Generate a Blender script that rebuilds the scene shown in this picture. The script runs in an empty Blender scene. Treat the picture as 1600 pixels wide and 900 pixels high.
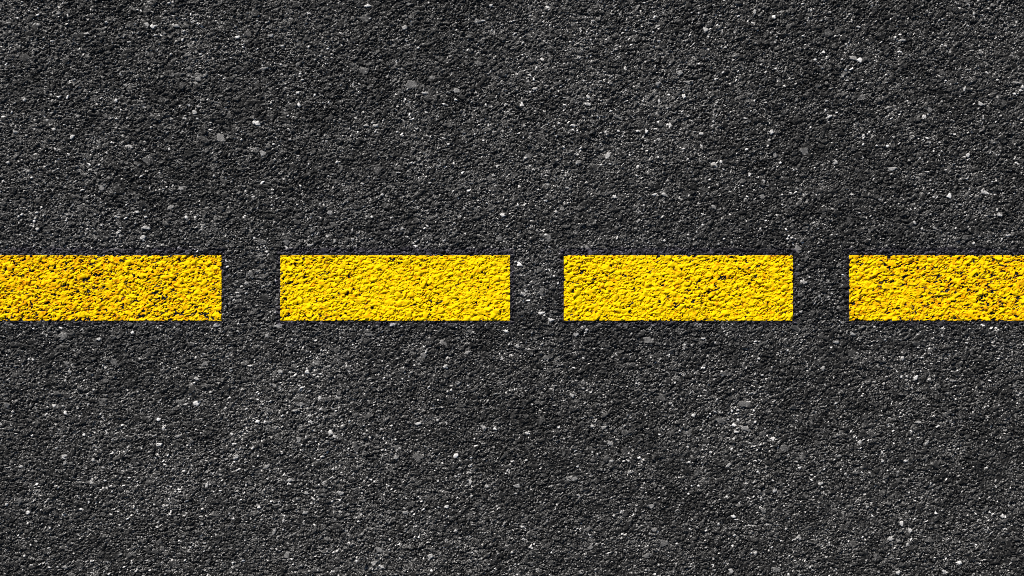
import bpy, math
import numpy as np

# ------------------------------------------------------------------ camera
PX = 0.0012                      # one photo pixel is 1.2 mm of road
W, Hh = 1600 * PX, 900 * PX
scene = bpy.context.scene
cam_data = bpy.data.cameras.new('camera')
cam = bpy.data.objects.new('camera', cam_data)
scene.collection.objects.link(cam)
CAM_Z = 2.30
cam.location = (0, 0, CAM_Z)
cam.rotation_euler = (0, 0, 0)
cam_data.sensor_width = 36.0
cam_data.lens = 36.0 * CAM_Z / W
cam_data.clip_start = 0.05
cam_data.clip_end = 2000
scene.camera = cam

# ------------------------------------------------------------------ light
SUN_ELEV, SUN_AZ = math.radians(31), math.radians(-24)    # azimuth from +Y, clockwise positive
world = bpy.data.worlds.new('World')
scene.world = world
world.use_nodes = True
nt = world.node_tree
sky = nt.nodes.new('ShaderNodeTexSky')
sky.sky_type = 'NISHITA'
sky.sun_disc = False
sky.sun_elevation = SUN_ELEV
sky.sun_rotation = SUN_AZ
bg = nt.nodes['Background']
bg.inputs['Strength'].default_value = 0.05
nt.links.new(sky.outputs[0], bg.inputs['Color'])
sun = bpy.data.objects.new('sun', bpy.data.lights.new('sun', 'SUN'))
sun.data.energy = 5.0
sun.data.angle = math.radians(0.5)
sun.data.color = (1.0, 0.97, 0.93)
# sun stands towards the top of the picture and slightly left
sun.rotation_euler = (-(math.pi / 2 - SUN_ELEV), 0, -SUN_AZ)
scene.collection.objects.link(sun)
vs = scene.view_settings
vs.view_transform = 'Standard'
vs.look = 'None'
vs.gamma = 1.0
vs.use_curve_mapping = False
vs.exposure = 0.36
scene.cycles.use_denoising = False
scene.cycles.filter_width = 0.9
scene.cycles.max_bounces = 4
scene.cycles.diffuse_bounces = 2
scene.cycles.caustics_reflective = False

rng = np.random.default_rng(11)
f32 = np.float32

# ------------------------------------------------------------------ the asphalt surface, heights in mm
D = 0.00095                       # grid spacing in the close area (m)
NX, NY = 2900, 1960               # fine grid
X0, Y0 = -D * (NX - 1) / 2, -D * (NY - 1) / 2


def smooth_noise(cell, amp, seed, nx=NX, ny=NY, aspect=1.0):
    """value noise on the fine grid, cell in grid units"""
    r = np.random.default_rng(seed)
    cx, cy = cell * aspect, cell
    gx, gy = int(nx / cx) + 3, int(ny / cy) + 3
    g = r.standard_normal((gy, gx)).astype(f32)
    x = np.arange(nx, dtype=f32) / cx
    y = np.arange(ny, dtype=f32) / cy
    ix, iy = x.astype(int), y.astype(int)
    fx, fy = x - ix, y - iy
    fx, fy = fx * fx * (3 - 2 * fx), fy * fy * (3 - 2 * fy)
    rows = g[:, ix] * (1 - fx) + g[:, ix + 1] * fx
    out = rows[iy] * (1 - fy)[:, None] + rows[iy + 1] * fy[:, None]
    return (out * amp).astype(f32)


undul = smooth_noise(90, 0.32, 1) + smooth_noise(34, 0.30, 2) + smooth_noise(14, 0.30, 5)
H = (smooth_noise(3.0, 0.25, 3) - 3.0).astype(f32).ravel()
ID = np.zeros(NX * NY, dtype=np.int32)
TONES = [np.array([0.010], f32)]
n_ids = 1


def stamp(cx, cy, a, b, ang, h0, tilt, tone, dome, kmax=None):
    """press angular stones into the height field; lengths in grid units, heights in mm"""
    global n_ids
    n = len(cx)
    cx, cy, a, b, ang, h0, dome = [np.asarray(v, f32) for v in (cx, cy, a, b, ang, h0, dome)]
    K = 5
    dirs = (np.arange(K)[None, :] * (2 * np.pi / K) + rng.uniform(-0.55, 0.55, (n, K))).astype(f32)
    dk = rng.uniform(0.55, 1.05, (n, K)).astype(f32)
    nx_, ny_ = np.cos(dirs) / dk, np.sin(dirs) / dk
    ca, sa = np.cos(ang), np.sin(ang)
    tx, ty = tilt[:, 0].astype(f32), tilt[:, 1].astype(f32)
    # second facet: a stone is a roof of two planes
    t2 = rng.normal(0, 0.24, (n, 2)).astype(f32)
    c2 = rng.uniform(0.05, 0.6, n).astype(f32) * 0.5
    bx, by = np.floor(cx).astype(np.int64), np.floor(cy).astype(np.int64)
    R = int(math.ceil(max(a.max(), b.max()) * 1.25))
    order_ids = np.arange(n, dtype=np.int32) + n_ids
    TONES.append(np.asarray(tone, f32))
    n_ids += n

    def offsets():
        for oy in range(-R, R + 1):
            for ox in range(-R, R + 1):
                px, py = bx + ox, by + oy
                dx, dy = (px - cx).astype(f32), (py - cy).astype(f32)
                u, v = (dx * ca + dy * sa) / a, (-dx * sa + dy * ca) / b
                m = (u * u + v * v < 1.7) & (px >= 0) & (px < NX) & (py >= 0) & (py < NY)
                idx = np.nonzero(m)[0]
                if not len(idx):
                    continue
                u, v, dx, dy = u[idx], v[idx], dx[idx], dy[idx]
                p = np.zeros(len(idx), f32)
                for k in range(K):
                    np.maximum(p, nx_[idx, k] * u + ny_[idx, k] * v, out=p)
                z1 = tx[idx] * dx + ty[idx] * dy
                z2 = t2[idx, 0] * dx + t2[idx, 1] * dy + c2[idx] * a[idx]
                z = h0[idx] + np.minimum(z1, z2) * 0.95 - dome[idx] * p ** 4
                ok = p < 1.0
                yield (py[idx] * NX + px[idx])[ok], z[ok], idx[ok]
    saved = []
    for flat, z, idx in offsets():
        zz = z + U[flat]
        np.maximum.at(H, flat, zz)
        saved.append((flat, zz, idx))
    for flat, zz, idx in saved:
        w = H[flat] == zz
        ID[flat[w]] = order_ids[idx[w]]


U = undul.ravel()


def dark(n, lo=0.006, hi=0.075):
    t = np.exp(rng.normal(math.log(0.0165), 0.62, n))
    return np.clip(t, lo, hi)


# density of pale chips varies over the road, in loose drifts
def drift(cx, cy):
    g = DRIFT[np.clip(cy.astype(int), 0, NY - 1), np.clip(cx.astype(int), 0, NX - 1)]
    return g


DRIFT = np.clip(1.0 + smooth_noise(210, 0.15, 21) + smooth_noise(70, 0.18, 22) + smooth_noise(24, 0.45, 23), 0.2, 3.0)


def photo_to_grid(px, py):
    return ((np.asarray(px, float) - 800) * PX - X0) / D, ((450 - np.asarray(py, float)) * PX - Y0) / D


for (px, py, r, k) in [(1060, 150, 110, .8), (490, 650, 110, .8), (1140, 640, 80, .7), (450, 560, 200, .3),
                       (680, 880, 130, .5), (460, 880, 120, .4), (250, 745, 70, .6), (920, 200, 140, .4),
                       (1400, 840, 110, .3), (860, 20, 90, .3)]:
    gx, gy = photo_to_grid(px, py)
    rr = r * PX / D
    DRIFT += (k * np.exp(-(((np.arange(NX) - gx) / rr) ** 2)[None, :] - (((np.arange(NY) - gy) / rr) ** 2)[:, None])).astype(f32)


def scatter(n, rlo, rhi, hmean, hstd, tilt_s, pale_share, pale_rng, grey_share, grey_rng, dome_s, elong=(1.1, 2.7)):
    n = int(n * NX * NY / 3.8e6)
    cx, cy = rng.uniform(0, NX, n), rng.uniform(0, NY, n)
    r = rlo * (rhi / rlo) ** (rng.random(n) ** 1.3)
    el = rng.uniform(*elong, n)
    a, b = r * np.sqrt(el), r / np.sqrt(el)
    ang = rng.normal(0.30, 0.50, n)
    h = rng.normal(hmean, hstd, n)
    t = rng.normal(0, tilt_s, (n, 2))
    tone = dark(n)
    q = rng.random(n) / drift(cx, cy)
    g = q < grey_share + pale_share
    tone[g] = rng.uniform(*grey_rng, g.sum())
    g = q < pale_share
    tone[g] = pale_rng[0] + (pale_rng[1] - pale_rng[0]) * rng.random(g.sum()) ** 1.6
    stamp(cx, cy, a, b, ang, h, t, tone, dome_s * r * rng.uniform(0.5, 1.2, n))


# fines, chips, aggregate: radii in grid units (0.95 mm)
scatter(560000, 0.7, 1.5, -1.55, 0.80, 0.50, 0.080, (0.15, 0.80), 0.15, (0.05, 0.22), 0.05)
scatter(150000, 1.5, 3.2, -0.75, 0.75, 0.34, 0.034, (0.22, 0.8), 0.06, (0.04, 0.12), 0.06)
scatter(34000, 3.0, 7.2, -0.35, 0.70, 0.17, 0.0008, (0.10, 0.25), 0.03, (0.035, 0.07), 0.05)

# small pale chips worn free of bitumen
scatter(11000, 1.1, 2.7, 0.35, 0.4, 0.18, 0.55, (0.15, 0.80), 0.45, (0.06, 0.20), 0.05, (1.0, 2.2))
# thin pale slivers and crushed edges
scatter(38000, 0.8, 1.6, -0.2, 0.5, 0.25, 0.35, (0.12, 0.60), 0.6, (0.07, 0.22), 0.03, (2.0, 4.5))

# the stones one can pick out in the photograph: x, y, width, height (photo px), tilt (deg), albedo
STONES = [
(93,20,14,5,20,.22),(276,40,10,5,-10,.3),(238,41,5,8,0,.55),(229,38,7,6,0,.35),(136,52,7,4,0,.5),(105,152,4,8,-10,.6),
(109,129,4,7,10,.5),(38,156,5,5,0,.55),(84,202,7,5,0,.45),(24,206,8,4,-30,.4),(113,214,8,4,40,.5),(200,229,12,6,-5,.4),
(233,249,15,16,-15,.11),(304,176,9,8,0,.5),(344,215,13,14,0,.25),(283,294,15,6,20,.35),(371,58,6,5,0,.6),(181,156,5,5,0,.5),
(222,371,11,5,15,.4),(228,356,10,6,0,.35),(158,293,9,8,0,.25),(397,191,7,5,0,.7),(40,91,18,11,-20,.06),(359,182,14,9,0,.08),
(291,340,5,5,0,.45),(58,358,6,8,0,.3),(267,324,12,6,0,.25),(12,254,7,5,0,.4),(309,124,8,6,0,.15),(388,51,10,13,20,.08),
(575,9,9,5,0,.6),(571,29,17,12,0,.09),(423,55,9,5,0,.35),(633,43,10,6,-10,.3),(747,33,13,6,0,.25),(767,9,7,4,20,.5),
(644,133,18,12,10,.16),(467,164,6,6,0,.75),(466,145,6,6,0,.5),(713,141,11,8,0,.3),(712,156,7,4,0,.7),(664,145,10,4,-10,.3),
(676,121,10,6,0,.15),(402,193,7,7,0,.6),(411,240,11,7,0,.35),(527,253,6,4,0,.6),(516,332,10,8,0,.3),(785,336,8,6,30,.5),
(447,377,8,8,0,.22),(410,378,12,10,0,.12),(780,371,10,10,0,.18),(629,357,6,5,0,.4),(439,101,4,4,0,.7),(569,111,14,10,0,.12),
(749,99,14,7,0,.12),(587,196,8,5,0,.35),(572,196,8,4,0,.35),(453,218,5,4,0,.4),(484,383,8,5,20,.3),(587,264,14,16,30,.07),
(413,107,10,6,0,.2),(856,12,7,5,-20,.55),(1103,46,8,8,0,.5),(847,92,4,7,30,.5),(816,164,6,6,0,.7),(1063,114,10,7,30,.4),
(1075,128,14,5,0,.4),(1068,150,6,7,0,.7),(1028,153,7,12,25,.5),(1027,132,9,8,0,.35),(977,107,5,5,0,.5),(919,151,7,6,0,.4),
(918,162,9,5,0,.4),(1010,205,6,6,0,.6),(949,243,8,13,-30,.4),(1116,258,9,8,0,.55),(1127,253,5,5,0,.5),(960,307,6,6,0,.55),
(1023,304,7,5,0,.6),(1038,304,7,6,0,.3),(1047,196,5,7,-30,.5),(897,196,6,5,0,.45),(825,244,14,9,0,.12),(1115,324,10,6,-20,.25),
(856,372,12,12,0,.2),(856,291,10,10,0,.12),(920,391,8,16,35,.22),(1179,18,6,7,0,.35),(835,139,8,6,0,.3),(869,331,5,5,0,.4),
(809,320,4,4,0,.6),(904,253,8,7,0,.2),(1193,283,6,6,0,.4),(1191,307,10,7,20,.2),(1096,209,7,6,0,.4),(1209,27,6,6,0,.8),
(1293,49,16,12,0,.09),(1332,90,13,6,-15,.3),(1344,94,9,6,-10,.7),(1407,63,14,3,5,.35),(1342,42,6,4,0,.4),(1346,153,12,12,0,.16),
(1387,170,12,8,20,.3),(1451,168,14,8,-45,.18),(1296,182,8,5,35,.6),(1444,182,6,5,-20,.6),(1257,236,14,14,0,.2),(1305,254,8,8,0,.5),
(1507,140,4,9,-20,.4),(1533,162,9,5,-20,.45),(1536,184,4,8,-10,.3),(1513,242,5,8,-15,.5),(1484,306,7,7,0,.8),(1539,301,15,5,-22,.7),
(1394,264,12,5,0,.3),(1562,336,8,4,-20,.45),(1247,391,11,11,0,.2),(1522,380,5,5,0,.45),(1598,136,5,7,0,.35),(1587,129,14,4,-10,.25),
(1511,371,12,10,0,.08),(1291,158,6,4,0,.3),(1205,206,6,8,0,.45),(1467,120,6,6,0,.35),(1460,356,6,5,0,.3),(1211,242,9,7,0,.2),
(1429,348,5,5,0,.4),(98,524,13,12,0,.18),(154,530,7,5,0,.5),(207,520,5,5,0,.7),(338,509,12,6,0,.5),(178,566,14,11,-10,.12),
(319,569,9,9,0,.18),(307,630,9,8,0,.75),(307,592,9,5,-15,.35),(84,634,5,6,0,.5),(102,646,5,7,0,.6),(247,656,5,6,0,.7),
(256,668,9,5,40,.5),(249,695,7,6,0,.5),(33,729,8,6,0,.4),(100,714,8,6,40,.35),(101,724,6,6,0,.2),(323,758,6,11,-10,.45),
(43,801,6,5,45,.5),(99,804,6,6,0,.4),(10,788,4,6,0,.6),(126,796,5,4,0,.6),(280,681,14,4,20,.2),(109,582,6,6,0,.3),
(281,629,12,10,0,.12),(104,568,11,8,-20,.15),(20,644,5,5,0,.35),(145,719,5,5,0,.35),(143,754,6,5,0,.3),(391,572,7,4,0,.4),
(369,713,9,5,45,.3),(253,857,8,8,0,.12),(159,627,13,11,0,.12),(30,784,7,10,0,.15),(271,882,16,14,0,.05),(102,887,8,6,0,.2),
(436,509,10,8,0,.4),(418,524,7,6,0,.3),(613,507,9,5,0,.5),(495,567,15,11,0,.13),(480,581,8,7,0,.5),(438,581,8,7,0,.25),
(430,603,11,6,-20,.3),(662,555,9,8,0,.18),(696,573,6,7,0,.45),(693,535,13,7,-20,.22),(790,517,9,4,0,.6),(471,632,13,6,5,.2),
(499,622,7,6,0,.4),(461,642,7,5,0,.3),(516,675,8,7,0,.4),(523,682,6,6,0,.4),(467,688,7,11,0,.25),(555,698,9,14,0,.1),
(654,715,17,9,3,.12),(712,713,7,8,10,.8),(756,669,11,7,-45,.45),(774,670,5,7,0,.5),(452,751,10,6,10,.3),(507,754,5,8,-20,.35),
(532,770,10,6,-10,.3),(477,801,11,6,0,.35),(489,779,8,3,-40,.6),(479,770,7,6,30,.3),(698,792,6,5,0,.5),(712,830,6,5,0,.5),
(633,801,8,5,25,.25),(404,793,6,5,0,.6),(403,659,6,5,0,.6),(443,813,5,5,0,.35),(761,760,6,5,0,.35),(447,868,10,10,0,.2),
(593,859,12,8,0,.2),(673,870,8,7,0,.35),(597,887,6,5,0,.4),(584,880,8,8,0,.3),(519,893,7,4,0,.5),(716,598,8,6,0,.25),
(731,551,11,5,20,.25),(429,831,6,9,-20,.2),(493,889,12,9,0,.08),(575,522,10,8,0,.15),(624,700,10,9,0,.09),(735,754,5,8,0,.3),
(653,662,10,4,0,.4),(620,715,8,6,0,.2),(901,522,8,8,0,.4),(917,515,6,4,0,.45),(1011,531,16,9,0,.18),(1070,541,9,8,0,.18),
(1098,575,7,4,0,.75),(1099,529,6,3,0,.6),(1135,584,20,8,-8,.12),(1164,631,24,8,-8,.14),(894,618,6,7,0,.35),(809,541,7,7,0,.25),
(853,558,11,8,-20,.15),(911,598,9,7,0,.18),(1147,664,6,6,0,.65),(1084,649,6,6,0,.45),(1151,675,8,4,0,.5),(944,668,10,5,0,.2),
(926,666,6,5,0,.35),(956,720,6,6,0,.4),(981,720,9,4,-35,.4),(998,716,6,4,0,.5),(984,738,7,6,0,.3),(892,747,18,9,10,.28),
(1017,791,9,7,0,.25),(1022,828,8,8,0,.25),(960,806,5,5,0,.5),(1147,807,6,5,0,.7),(1123,819,5,6,0,.4),(922,856,9,8,0,.18),
(1011,869,10,8,0,.18),(1036,849,14,12,0,.12),(920,827,10,8,0,.12),(807,759,12,6,10,.35),(1129,656,18,10,0,.14),(1164,670,16,7,-10,.25),
(824,677,5,5,0,.45),(1138,727,8,5,30,.3),(1142,891,7,7,0,.35),(1180,864,6,5,0,.4),(978,676,18,7,10,.09),(1034,622,14,12,0,.09),
(1193,798,9,8,0,.15),(953,693,8,6,0,.25),(1333,522,10,5,-30,.3),(1244,513,20,8,-10,.08),(1410,560,8,7,30,.35),(1430,591,9,6,40,.5),
(1452,593,7,4,0,.5),(1489,595,10,3,0,.25),(1286,576,6,8,0,.25),(1331,553,14,10,50,.06),(1275,567,12,10,0,.05),(1344,691,6,6,0,.35),
(1310,712,10,4,0,.2),(1416,720,7,4,0,.5),(1379,720,5,5,0,.4),(1453,756,9,6,30,.4),(1283,755,7,5,0,.4),(1210,767,6,5,0,.5),
(1409,818,6,9,0,.4),(1422,829,6,6,0,.35),(1392,842,9,6,-30,.35),(1463,802,5,5,0,.5),(1499,879,8,7,0,.6),(1477,894,9,7,-30,.6),
(1212,890,13,10,0,.22),(1404,895,6,6,0,.5),(1451,842,15,12,0,.08),(1369,869,9,10,0,.12),(1333,851,14,11,0,.07),(1567,807,5,6,0,.4),
(1418,851,6,5,0,.35),(1227,701,18,8,-5,.12),(1253,716,8,12,-30,.1),(1448,693,4,9,-30,.3),(1309,680,8,7,0,.15),(1307,535,7,5,0,.3),
(1249,840,6,8,0,.25),(1435,660,9,4,0,.25),(1355,792,8,5,0,.25),(812,414,7,6,0,.6),(847,456,15,11,10,.16),(846,489,9,4,0,.5),
(818,459,6,5,0,.3),(860,500,10,5,15,.4),(385,443,9,5,0,.25),(391,427,8,8,0,.15),(1258,441,9,6,0,.25),(1280,463,6,6,0,.25),
(446,378,9,9,0,.18),(1312,414,8,8,0,.2),(1251,487,5,5,0,.3)]
S = np.array(STONES, float)
gx, gy = photo_to_grid(S[:, 0], S[:, 1])
k = PX / D
n = len(S)
big = S[:, 2] * S[:, 3] > 60
stamp(gx, gy, S[:, 2] * k * 0.56, S[:, 3] * k * 0.56, np.radians(S[:, 4]), np.where(big, 0.25, 1.0) + rng.normal(0, .12, n),
      np.column_stack([rng.normal(-0.03, 0.06, n), rng.normal(0.03, 0.06, n)]), S[:, 5] * np.where(big, 0.75, 1.0), np.full(n, 0.35))

TONE = np.concatenate(TONES)[ID].reshape(NY, NX)
H = H.reshape(NY, NX)
del ID
# micro roughness: grain on every stone and in the bitumen
grain = rng.standard_normal((NY, NX)).astype(f32)
H = H + grain * 0.11 + smooth_noise(1.9, 0.07, 31)
H = np.clip(H, -4.2, 3.2)
TONE = TONE * np.exp(rng.standard_normal((NY, NX)).astype(f32) * 0.26 + smooth_noise(2.2, 0.22, 33)
                     + smooth_noise(160, 0.03, 34) + smooth_noise(45, 0.035, 35)) * (0.92 + 0.08 * DRIFT)
# fine stone dust lying in specks
spk = (rng.random((NY, NX)) < 0.055 * np.clip(DRIFT, .3, 2.5))
TONE[spk] = np.maximum(TONE[spk], rng.uniform(0.08, 0.45, spk.sum()).astype(f32))

# dashes (photo pixels): x0, x1, share of pores, share of ochre
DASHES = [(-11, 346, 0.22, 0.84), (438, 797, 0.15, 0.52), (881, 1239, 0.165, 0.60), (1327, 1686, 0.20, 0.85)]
YT, YB = 399.0, 501.0

# tack film: a thin darker, slightly violet rim of primer left around each dash
FILM = np.zeros((NY, NX), f32)
xs = X0 + np.arange(NX) * D
ys = Y0 + np.arange(NY) * D
xp, yp = xs / PX + 800, 450 - ys / PX
wob = smooth_noise(26, 1.6, 41)
for (a, b, *_r) in DASHES:
    dx = np.maximum(np.maximum((a - 4) - xp, xp - (b + 4)), 0)[None, :]
    up = np.maximum((YT - 9) - yp, 0)[:, None]
    dn = np.maximum(yp - (YB + 4), 0)[:, None]
    d = dx + up + dn + wob
    FILM = np.maximum(FILM, np.clip(1.0 - d / 3.0, 0, 1))
OPEN_TONE = np.clip(TONE, 0.012, 0.85)
for (a, b, *_r) in DASHES:                         # no rim under the paint; tone cut to paint crevice shadow into pores
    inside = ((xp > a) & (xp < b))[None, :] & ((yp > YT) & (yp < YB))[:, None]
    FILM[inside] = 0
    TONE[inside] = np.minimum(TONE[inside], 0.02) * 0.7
TONE = TONE * (1 - FILM * 0.25)
TONE = np.where(FILM > 0.5, np.minimum(TONE, 0.11), TONE)
TONE = np.clip(TONE, 0.012, 0.85).astype(f32)


# ------------------------------------------------------------------ materials
def new_mat(name):
    m = bpy.data.materials.new(name)
    m.use_nodes = True
    return m, m.node_tree.nodes, m.node_tree.links


def math_node(N, L, op, a, b):
    q = N.new('ShaderNodeMath')
    q.operation = op
    for i, v in enumerate((a, b)):
        if v is None:
            continue
        if isinstance(v, (int, float)):
            q.inputs[i].default_value = v
        else:
            L.new(v, q.inputs[i])
    return q.outputs[0]


asphalt, N, L = new_mat('asphalt')
B = N['Principled BSDF']
tone = N.new('ShaderNodeAttribute'); tone.attribute_name = 'tone'
film = N.new('ShaderNodeAttribute'); film.attribute_name = 'film'
far = N.new('ShaderNodeAttribute'); far.attribute_name = 'far'
tc = N.new('ShaderNodeTexCoord')
# procedural aggregate for the road beyond the finely modelled stretch
v1 = N.new('ShaderNodeTexVoronoi'); v1.inputs['Scale'].default_value = 110
v2 = N.new('ShaderNodeTexVoronoi'); v2.inputs['Scale'].default_value = 330
for v in (v1, v2):
    L.new(tc.outputs['Object'], v.inputs['Vector'])
sep = N.new('ShaderNodeSeparateColor'); L.new(v2.outputs['Color'], sep.inputs[0])
ramp = N.new('ShaderNodeValToRGB')
e = ramp.color_ramp.elements
e[0].position, e[0].color = 0.0, (.008, .008, .008, 1)
e[1].position, e[1].color = 1.0, (.25, .25, .25, 1)
x = e.new(.86); x.color = (.030, .030, .030, 1)
x = e.new(.965); x.color = (.06, .06, .06, 1)
L.new(sep.outputs[0], ramp.inputs[0])
mixf = N.new('ShaderNodeMix'); mixf.data_type = 'RGBA'
comb = N.new('ShaderNodeCombineColor')
for i in range(3):
    L.new(tone.outputs['Fac'], comb.inputs[i])
L.new(far.outputs['Fac'], mixf.inputs[0])
L.new(comb.outputs[0], mixf.inputs[6]); L.new(ramp.outputs[0], mixf.inputs[7])
tint = N.new('ShaderNodeMix'); tint.data_type = 'RGBA'
tint.inputs[6].default_value = (1.0, 0.962, 0.915, 1)
tint.inputs[7].default_value = (0.96, 0.88, 1.06, 1)
L.new(film.outputs['Fac'], tint.inputs[0])
mul = N.new('ShaderNodeMix'); mul.data_type = 'RGBA'; mul.blend_type = 'MULTIPLY'
mul.inputs[0].default_value = 1.0
L.new(mixf.outputs[2], mul.inputs[6]); L.new(tint.outputs[2], mul.inputs[7])
L.new(mul.outputs[2], B.inputs['Base Color'])
B.inputs['Roughness'].default_value = 0.45
B.inputs['Specular IOR Level'].default_value = 0.16
hsum = math_node(N, L, 'ADD', math_node(N, L, 'MULTIPLY', v1.outputs['Distance'], -0.010), math_node(N, L, 'MULTIPLY', v2.outputs['Distance'], -0.004))
bump = N.new('ShaderNodeBump'); bump.inputs['Distance'].default_value = 1.0
L.new(hsum, bump.inputs['Height'])
L.new(math_node(N, L, 'MULTIPLY', far.outputs['Fac'], 0.4), bump.inputs['Strength'])
L.new(math_node(N, L, 'ADD', math_node(N, L, 'MULTIPLY', far.outputs['Fac'], 0.45), 0.45), B.inputs['Roughness'])
L.new(math_node(N, L, 'ADD', math_node(N, L, 'MULTIPLY', far.outputs['Fac'], -0.14), 0.16), B.inputs['Specular IOR Level'])
L.new(bump.outputs[0], B.inputs['Normal'])

# where the relief is no longer modelled stone by stone its shading is plain matt
coarse = N.new('ShaderNodeAttribute'); coarse.attribute_name = 'coarse'
matt = N.new('ShaderNodeBsdfDiffuse')
L.new(mul.outputs[2], matt.inputs['Color']); L.new(bump.outputs[0], matt.inputs['Normal'])
ms = N.new('ShaderNodeMixShader')
L.new(coarse.outputs['Fac'], ms.inputs[0]); L.new(B.outputs[0], ms.inputs[1]); L.new(matt.outputs[0], ms.inputs[2])
L.new(ms.outputs[0], N['Material Output'].inputs['Surface'])

paint, N, L = new_mat('yellow_road_paint')
B = N['Principled BSDF']
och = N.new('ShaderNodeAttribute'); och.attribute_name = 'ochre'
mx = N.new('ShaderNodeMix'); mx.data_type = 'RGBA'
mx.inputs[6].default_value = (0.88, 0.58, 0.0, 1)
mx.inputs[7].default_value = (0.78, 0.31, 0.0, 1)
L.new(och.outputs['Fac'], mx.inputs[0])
L.new(mx.outputs[2], B.inputs['Base Color'])
B.inputs['Roughness'].default_value = 0.85
B.inputs['Specular IOR Level'].default_value = 0.08


# ------------------------------------------------------------------ mesh from arrays
def build(name, verts, quads, mat, attrs, keep=None):
    me = bpy.data.meshes.new(name)
    me.vertices.add(len(verts))
    me.vertices.foreach_set('co', np.ascontiguousarray(verts, f32).ravel())
    me.loops.add(quads.size)
    me.loops.foreach_set('vertex_index', np.ascontiguousarray(quads, np.int32).ravel())
    me.polygons.add(len(quads))
    me.polygons.foreach_set('loop_start', np.arange(0, quads.size, 4, dtype=np.int32))
    me.update(calc_edges=True)
    for an, av in attrs.items():
        at = me.attributes.new(an, 'FLOAT', 'POINT')
        at.data.foreach_set('value', np.ascontiguousarray(av, f32).ravel())
    me.materials.append(mat)
    o = bpy.data.objects.new(name, me)
    scene.collection.objects.link(o)
    return o


def grid_quads(nx, ny):
    i = (np.arange(ny - 1, dtype=np.int32)[:, None] * nx + np.arange(nx - 1, dtype=np.int32)[None, :])
    return np.stack([i, i + 1, i + nx + 1, i + nx], axis=-1)


# road: fine stretch in the middle, growing cells outwards to the horizon, one sheet
steps = [D]
while sum(steps) < 600:
    steps.append(steps[-1] * (1.03 if sum(steps) < 6 else 1.25))
out = np.cumsum(steps)
M = len(out)
gxs = np.concatenate([(xs[0] - out)[::-1], xs, xs[-1] + out])
gys = np.concatenate([(ys[0] - out)[::-1], ys, ys[-1] + out])
nX, nY = len(gxs), len(gys)


def mirror(g, g0, n):
    i = np.rint((g - g0) / D).astype(np.int64) % (2 * n)
    return np.where(i < n, i, 2 * n - 1 - i)


MX, MY = mirror(gxs, xs[0], NX), mirror(gys, ys[0], NY)
# distance beyond the close stretch: stones go on, and hand over to the procedural aggregate far off
beyond = np.maximum(np.maximum(np.abs(gxs) - xs[-1], 0)[None, :], np.maximum(np.abs(gys) - ys[-1], 0)[:, None])
FAR = np.clip((beyond - 0.8) / 3.0, 0, 1).astype(f32)


def pad(a):
    r = a[MY][:, MX]
    return r


V = np.empty((nY, nX, 3), f32)
V[..., 0] = gxs[None, :]
V[..., 1] = gys[:, None]
CELL = np.clip((beyond - 0.15) / 1.5, 0, 1).astype(f32)       # the sampling gets coarser outwards
V[..., 2] = pad(H * 0.001) * (1 - 0.55 * CELL)
road = build('road', V.reshape(-1, 3), grid_quads(nX, nY).reshape(-1, 4), asphalt,
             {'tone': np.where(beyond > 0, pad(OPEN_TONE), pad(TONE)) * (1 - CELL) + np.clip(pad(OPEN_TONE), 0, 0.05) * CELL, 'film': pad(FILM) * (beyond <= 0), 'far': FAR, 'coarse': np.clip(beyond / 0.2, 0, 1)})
road['kind'] = 'structure'
road['label'] = 'dark grey coarse asphalt road surface with pale stone chips'
del V


# ------------------------------------------------------------------ the painted dashes
def box3(a):
    p = np.pad(a, 1, mode='edge')
    return (p[:-2, 1:-1] + p[2:, 1:-1] + p[1:-1, :-2] + p[1:-1, 2:] + 2 * p[1:-1, 1:-1]) / 6


def bil(A, x, y):
    gx = (x - X0) / D
    gy = (y - Y0) / D
    gx, gy = np.clip(gx, 0, NX - 1.001), np.clip(gy, 0, NY - 1.001)
    ix, iy = gx.astype(int), gy.astype(int)
    fx, fy = (gx - ix)[None, :], (gy - iy)[:, None]
    A00, A01 = A[iy][:, ix], A[iy][:, ix + 1]
    A10, A11 = A[iy + 1][:, ix], A[iy + 1][:, ix + 1]
    return (A00 * (1 - fx) + A01 * fx) * (1 - fy) + (A10 * (1 - fx) + A11 * fx) * fy


def rot_noise(x, y, lx, ly, deg, seed):
    a = math.radians(deg)
    u = (x[None, :] * math.cos(a) + y[:, None] * math.sin(a)) / lx
    v = (-x[None, :] * math.sin(a) + y[:, None] * math.cos(a)) / ly
    u, v = u - u.min(), v - v.min()
    iu, iv = u.astype(int), v.astype(int)
    g = np.random.default_rng(seed).standard_normal((iv.max() + 2, iu.max() + 2))
    fu, fv = u - iu, v - iv
    fu, fv = fu * fu * (3 - 2 * fu), fv * fv * (3 - 2 * fv)
    return ((g[iv, iu] * (1 - fu) + g[iv, iu + 1] * fu) * (1 - fv) + (g[iv + 1, iu] * (1 - fu) + g[iv + 1, iu + 1] * fu) * fv) * 1.6


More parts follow.
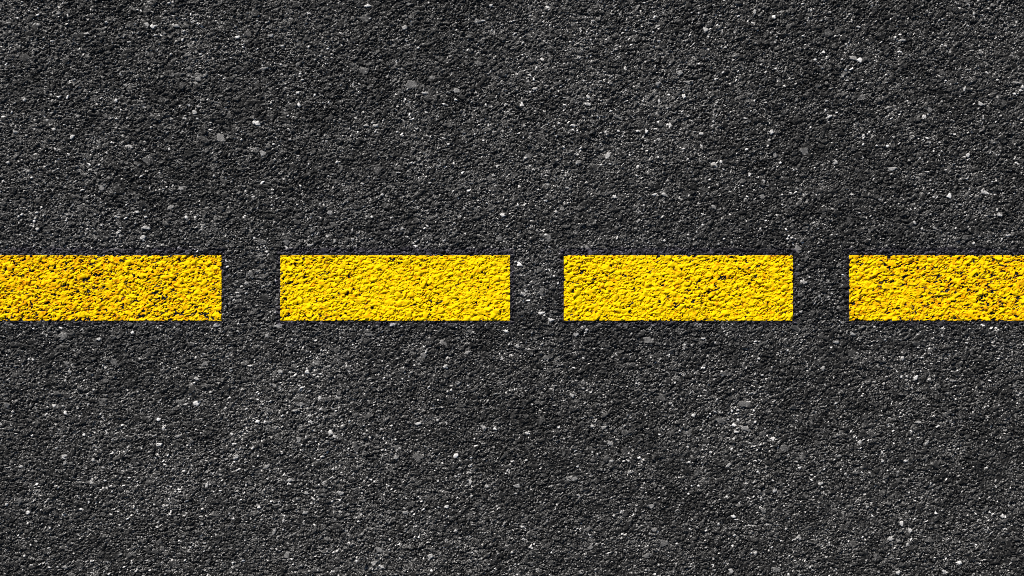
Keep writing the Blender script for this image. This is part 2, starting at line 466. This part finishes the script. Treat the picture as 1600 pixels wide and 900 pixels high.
Hs = box3(H)
Hs2 = box3(box3(box3(np.maximum(Hs, undul - 0.9))))
loc = H - undul
LABELS = ['pitted yellow paint dash with ochre blotches, cut off by the left photo edge',
          'clean bright yellow paint dash, left one of the two seen whole in the middle',
          'bright yellow paint dash with scattered dark pits, right one of the two seen whole',
          'yellow paint dash cut off by the right photo edge, ochre towards its far end']
for di, (a, b, pores, ochre) in enumerate(DASHES):
    x0, x1 = (a - 800) * PX, (b - 800) * PX
    y0, y1 = (450 - YB) * PX, (450 - YT) * PX
    d = 0.0007
    dx = np.linspace(x0, x1, int((x1 - x0) / d) + 1)
    dy = np.linspace(y0, y1, int((y1 - y0) / d) + 1)
    nx, ny = len(dx), len(dy)
    z = bil(Hs2, dx, dy) * 0.40 + bil(H, dx, dy) * 0.60 + 0.6
    pf = bil(loc, dx, dy)
    pf = box3(pf)
    blur = pf
    for _ in range(3):                                   # remove the slow part, so pits spread evenly
        cs = np.cumsum(np.pad(blur, ((8, 7), (0, 0)), mode='reflect'), 0); blur = (cs[15:] - cs[:-15]) / 15
        cs = np.cumsum(np.pad(blur, ((0, 0), (8, 7)), mode='reflect'), 1); blur = (cs[:, 15:] - cs[:, :-15]) / 15
    pf = (pf - blur) / (pf - blur).std()
    pf = pf + 1.4 * rot_noise(dx, dy, 0.0060, 0.0019, 22, 90 + di) + 0.7 * rot_noise(dx, dy, 0.0030, 0.0013, 10, 95 + di) + 0.25 * rot_noise(dx, dy, 0.05, 0.03, 24, 99 + di)
    # the rim of the film breaks over the stones
    ed = np.minimum(np.minimum(dx - x0, x1 - dx)[None, :], np.minimum(dy - y0, y1 - dy)[:, None]) * 1000
    pf = pf - 1.1 * np.exp(-(ed / 1.3) ** 2) * (1 + 0.7 * rot_noise(dx, dy, 0.02, 0.02, 0, 110 + di))
    # pore wear grows towards the outer ends; ochre there paints in edge vignetting
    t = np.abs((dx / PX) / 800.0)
    share = pores * (0.75 + 0.5 * t)
    lo, hi = np.quantile(pf, 0.5 * pores), np.quantile(pf, 1.6 * pores)
    thr = np.interp(share, [0.5 * pores, 1.6 * pores], [lo, hi])
    hole = pf < thr[None, :]
    rg = np.random.default_rng(60 + di)
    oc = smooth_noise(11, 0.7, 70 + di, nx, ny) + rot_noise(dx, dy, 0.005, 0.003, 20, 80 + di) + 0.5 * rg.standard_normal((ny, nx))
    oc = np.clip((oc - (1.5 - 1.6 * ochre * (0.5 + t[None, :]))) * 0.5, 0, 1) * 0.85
    oc = np.clip(oc + 0.35 * np.clip(1 - (pf - thr[None, :]) / 0.6, 0, 1), 0, 0.9)      # extra ochre round the pores
    V = np.empty((ny, nx, 3), f32)
    V[..., 0] = dx[None, :]; V[..., 1] = dy[:, None]; V[..., 2] = z * 0.001
    q = grid_quads(nx, ny)
    hq = hole[:-1, :-1].astype(int) + hole[1:, :-1] + hole[:-1, 1:] + hole[1:, 1:]
    keep = hq < 3
    q = q[keep]
    # skirts: the film's edge goes down into the asphalt
    ring = []
    for j in range(nx - 1):
        if keep[0, j]: ring.append((j + 1, j))
        if keep[-1, j]: ring.append(((ny - 1) * nx + j, (ny - 1) * nx + j + 1))
    for i in range(ny - 1):
        if keep[i, 0]: ring.append((i * nx, (i + 1) * nx))
        if keep[i, -1]: ring.append(((i + 1) * nx + nx - 1, i * nx + nx - 1))
    ring = np.array(ring, np.int32)
    flat = V.reshape(-1, 3)
    low0, low1 = flat[ring[:, 0]].copy(), flat[ring[:, 1]].copy()
    low0[:, 2] -= 0.0012; low1[:, 2] -= 0.0012
    nb = len(flat)
    m = len(ring)
    verts = np.concatenate([flat, low0, low1])
    sk = np.column_stack([ring[:, 0], ring[:, 1], nb + m + np.arange(m), nb + np.arange(m)]).astype(np.int32)
    quads = np.concatenate([q, sk])
    used, inv = np.unique(quads, return_inverse=True)
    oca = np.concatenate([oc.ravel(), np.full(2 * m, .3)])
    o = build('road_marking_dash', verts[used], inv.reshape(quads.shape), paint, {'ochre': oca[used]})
    o['kind'] = 'thing'
    o['label'] = LABELS[di]
    o['category'] = 'road marking'
    o['group'] = 'yellow dashes of the broken centre line'
